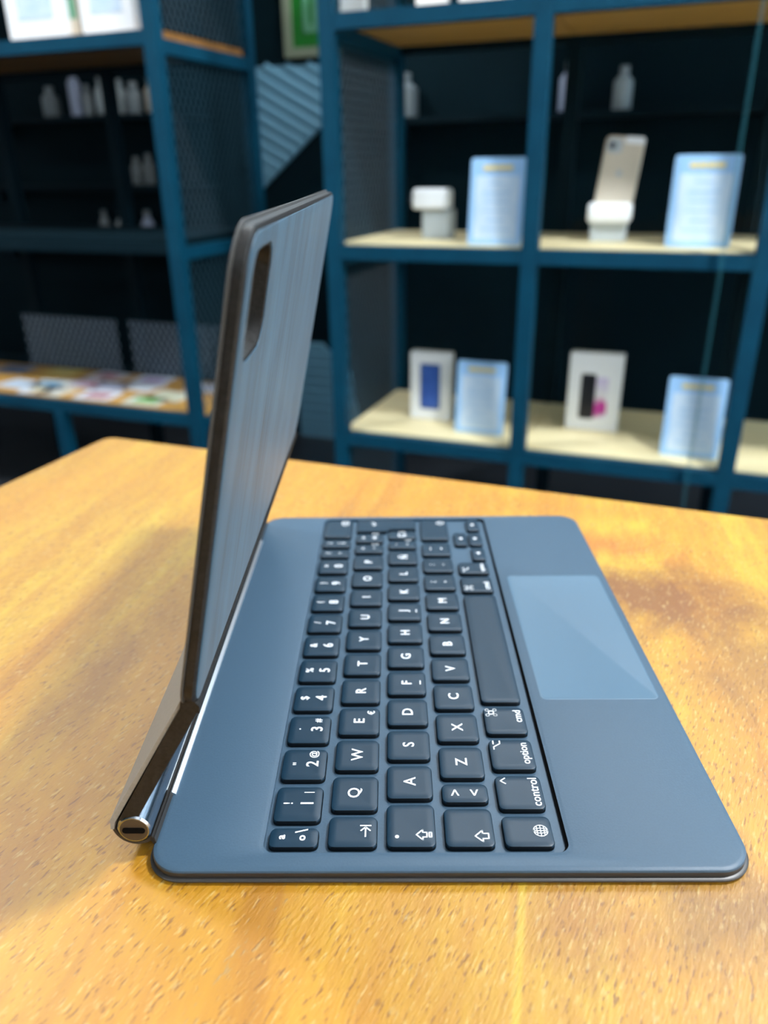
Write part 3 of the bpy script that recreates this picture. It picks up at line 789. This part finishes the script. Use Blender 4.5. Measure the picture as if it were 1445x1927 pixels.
for px, py, turn, c0, c1, words in LEAF:
    p = at(px, py, Z=zl + 0.002)
    y = min(max(p.y, 1.582), 1.782)
    x = min(at(px, py, Z=zl).x, -1.20) if p.x < -1.11 else p.x
    r = tag(empty('leaflet', (x, y, zl), math.radians(turn)), words, 'leaflet', 'leaflets on the low shelf')
    obj('paper', box(-0.060, 0.060, -0.044, 0.044, 0.0, 0.002), mat('leaflet_paper', c0, 0.45), r)
    obj('picture', box(-0.034, 0.040, -0.028, 0.020, 0.002, 0.0026), mat('leaflet_picture', c1, 0.45), r)

# ------------------------------------------------------------------ the wall in the gap between the racks
WY = Y1 - 0.03
a = at(535, 0, Y=WY); b = at(640, 104, Y=WY)
gx0, gx1, gz0 = a.x, b.x, b.z
r = tag(empty('framed_certificate', ((gx0 + gx1) / 2, WY, gz0)), 'green certificate in a pale frame on the wall between the racks', 'picture frame')
w = gx1 - gx0; h = 0.34
obj('frame', (lambda bm: (loft(bm, [[(x, y, z) for x, z in rr(-w / 2 + i, w / 2 - i, 0 + i, h - i, 0.004, 3)] for i, y in ((0, 0), (0, -0.02), (0.026, -0.02), (0.026, 0))], closed=True), bm)[1])(bmesh.new()), M['framewood'], r)
obj('print', box(-w / 2 + 0.02, w / 2 - 0.02, -0.008, -0.001, 0.02, h - 0.02), M['green'], r)
obj('print_border', (lambda bm: (loft(bm, [[(x, y, z) for x, z in rr(-w / 2 + i, w / 2 - i, i, h - i, 0.01, 3)] for i, y in ((0.065, -0.0075), (0.065, -0.010), (0.085, -0.010), (0.085, -0.0075))], closed=True), bm)[1])(bmesh.new()), M['green2'], r)
def ribbed(pxs, words, n, ang):
    """lit patch of ribbed wall: shadow edge cut into its outline on the wall plane, corrugated along its normal"""
    pts = [at(x, y, Y=WY) for x, y in pxs]  # outline follows the lit area, where shadow cuts off the light
    cx = sum(p.x for p in pts) / len(pts); z0 = min(p.z for p in pts)
    r = tag(empty('lit_wall_patch', (cx, WY, z0)), words, 'lit wall patch', 'lit patches of the ribbed wall')
    poly = [(p.x - cx, p.z - z0) for p in pts]
    bm = bmesh.new(); loft(bm, [[(x, 0.0, z) for x, z in poly], [(x, -0.008, z) for x, z in poly]])
    obj('backing', bm, M['ribs'], r)
    # ribs: thin bars clipped to the outline
    dx, dz = math.cos(math.radians(ang)), math.sin(math.radians(ang)); nx, nz = -dz, dx
    ds_ = [x * nx + z * nz for x, z in poly]; lo, hi = min(ds_), max(ds_)
    for k in range(n):
        c = lo + (hi - lo) * (k + 0.5) / n
        ts = []
        for (x0_, z0_), (x1_, z1_) in zip(poly, poly[1:] + poly[:1]):
            f0 = x0_ * nx + z0_ * nz - c; f1 = x1_ * nx + z1_ * nz - c
            if f0 * f1 < 0:
                q = f0 / (f0 - f1); ts.append((x0_ + (x1_ - x0_) * q) * dx + (z0_ + (z1_ - z0_) * q) * dz)
        if len(ts) < 2: continue
        t0, t1 = min(ts) + 0.004, max(ts) - 0.004
        if t1 - t0 < 0.01: continue
        hw = (hi - lo) / n * 0.42
        bm = bmesh.new()
        loft(bm, [[(nx * (c + s * hw * g) + dx * t, y, nz * (c + s * hw * g) + dz * t) for s, t in ((-1, t0), (1, t0), (1, t1), (-1, t1))] for g, y in ((1.0, -0.006), (0.5, -0.0125))])
        obj('rib', bm, M['ribs'], r)
    return r
ribbed([(455, 128), (640, 118), (640, 215), (610, 235), (490, 362), (470, 362)], 'lit patch of pale blue ribbed wall with a slanting shadow edge, below the green certificate', 14, -28)
ribbed([(560, 640), (612, 650), (660, 700), (690, 860), (570, 870)], 'low lit patch of pale blue ribbed wall beside the right rack, behind the tablet lid', 14, 0)

# narrow wall shelves with little bottles, far behind
def wall_shelf(x0, x1, z, words):
    r = tag(empty('wall_shelf', ((x0 + x1) / 2, WY, z)), words, 'shelf', 'narrow shelves on the back wall')
    hw = (x1 - x0) / 2
    obj('board', box(-hw, hw, -0.14, 0, -0.016, 0), M['dark_shade'], r)
    for s in (-0.8, 0.8): obj('bracket', box(s * hw - 0.008, s * hw + 0.008, -0.12, 0, -0.06, -0.016), M['dark_shade'], r)
for x0, x1, z, words in ((-2.5, -1.5, 1.115, 'narrow wall shelf behind the left rack, the upper one'), (-2.5, -1.5, 0.895, 'narrow wall shelf behind the left rack, the middle one'),
                         (-2.5, -1.5, 0.690, 'narrow wall shelf behind the left rack, the lower one'), (-0.95, 0.5, 1.075, 'narrow wall shelf seen through the right rack')):
    wall_shelf(x0, x1, z, words)
def bottle(px, py, ht, rad, z, m, words):
    p = at(px, py, Y=WY - 0.07)
    r = tag(empty('small_bottle', (p.x, WY - 0.07, z)), words, 'bottle', 'small bottles on the wall shelves')
    obj('body', lathe([(rad * 0.9, 0), (rad, 0.004), (rad, ht * 0.66), (rad * 0.45, ht * 0.8), (rad * 0.45, ht * 0.84)], 14), m, r, True)
    obj('cap', lathe([(rad * 0.5, ht * 0.84), (rad * 0.5, ht * 0.98), (rad * 0.42, ht)], 12), M['cap'], r, True)
for px, ht, rad, z, m, words in (
    (92, 0.10, 0.030, 1.115, 'cap', 'dull grey bottle at the left of the upper wall shelf'), (140, 0.16, 0.022, 1.115, 'bottle2', 'tall pale bottle on the upper wall shelf'),
    (162, 0.10, 0.018, 1.115, 'cap', 'small dark bottle beside the tall pale one'), (190, 0.12, 0.024, 1.115, 'bottle', 'pale bottle in the middle of the upper wall shelf'),
    (222, 0.11, 0.030, 1.115, 'bottle', 'round pale bottle on the upper wall shelf'), (250, 0.10, 0.030, 1.115, 'cap', 'grey round bottle on the upper wall shelf near the post'),
    (284, 0.11, 0.022, 1.115, 'cream', 'cream bottle on the upper wall shelf beside the post'),
    (238, 0.09, 0.020, 0.895, 'cap', 'small grey bottle on the middle wall shelf'), (262, 0.10, 0.020, 0.895, 'cap', 'grey bottle on the middle wall shelf left of the white one'),
    (300, 0.13, 0.024, 0.895, 'white', 'white bottle on the middle wall shelf beside the post'),
    (160, 0.12, 0.018, 0.690, 'cap', 'dim grey bottle on the lower wall shelf'), (196, 0.12, 0.024, 0.690, 'bottle', 'pale bottle on the lower wall shelf'), (246, 0.12, 0.022, 0.690, 'bottle2', 'bluish bottle on the lower wall shelf'),
    (762, 0.12, 0.040, 1.075, 'cap', 'wide grey bottle seen at the left through the right rack'),
    (1070, 0.13, 0.026, 1.075, 'bottle2', 'bluish bottle seen above the pale gold phone'), (1172, 0.11, 0.026, 1.075, 'bottle', 'pale bottle seen above the tall price card')):
    bottle(px, 170, ht, rad, z, M[m], words)
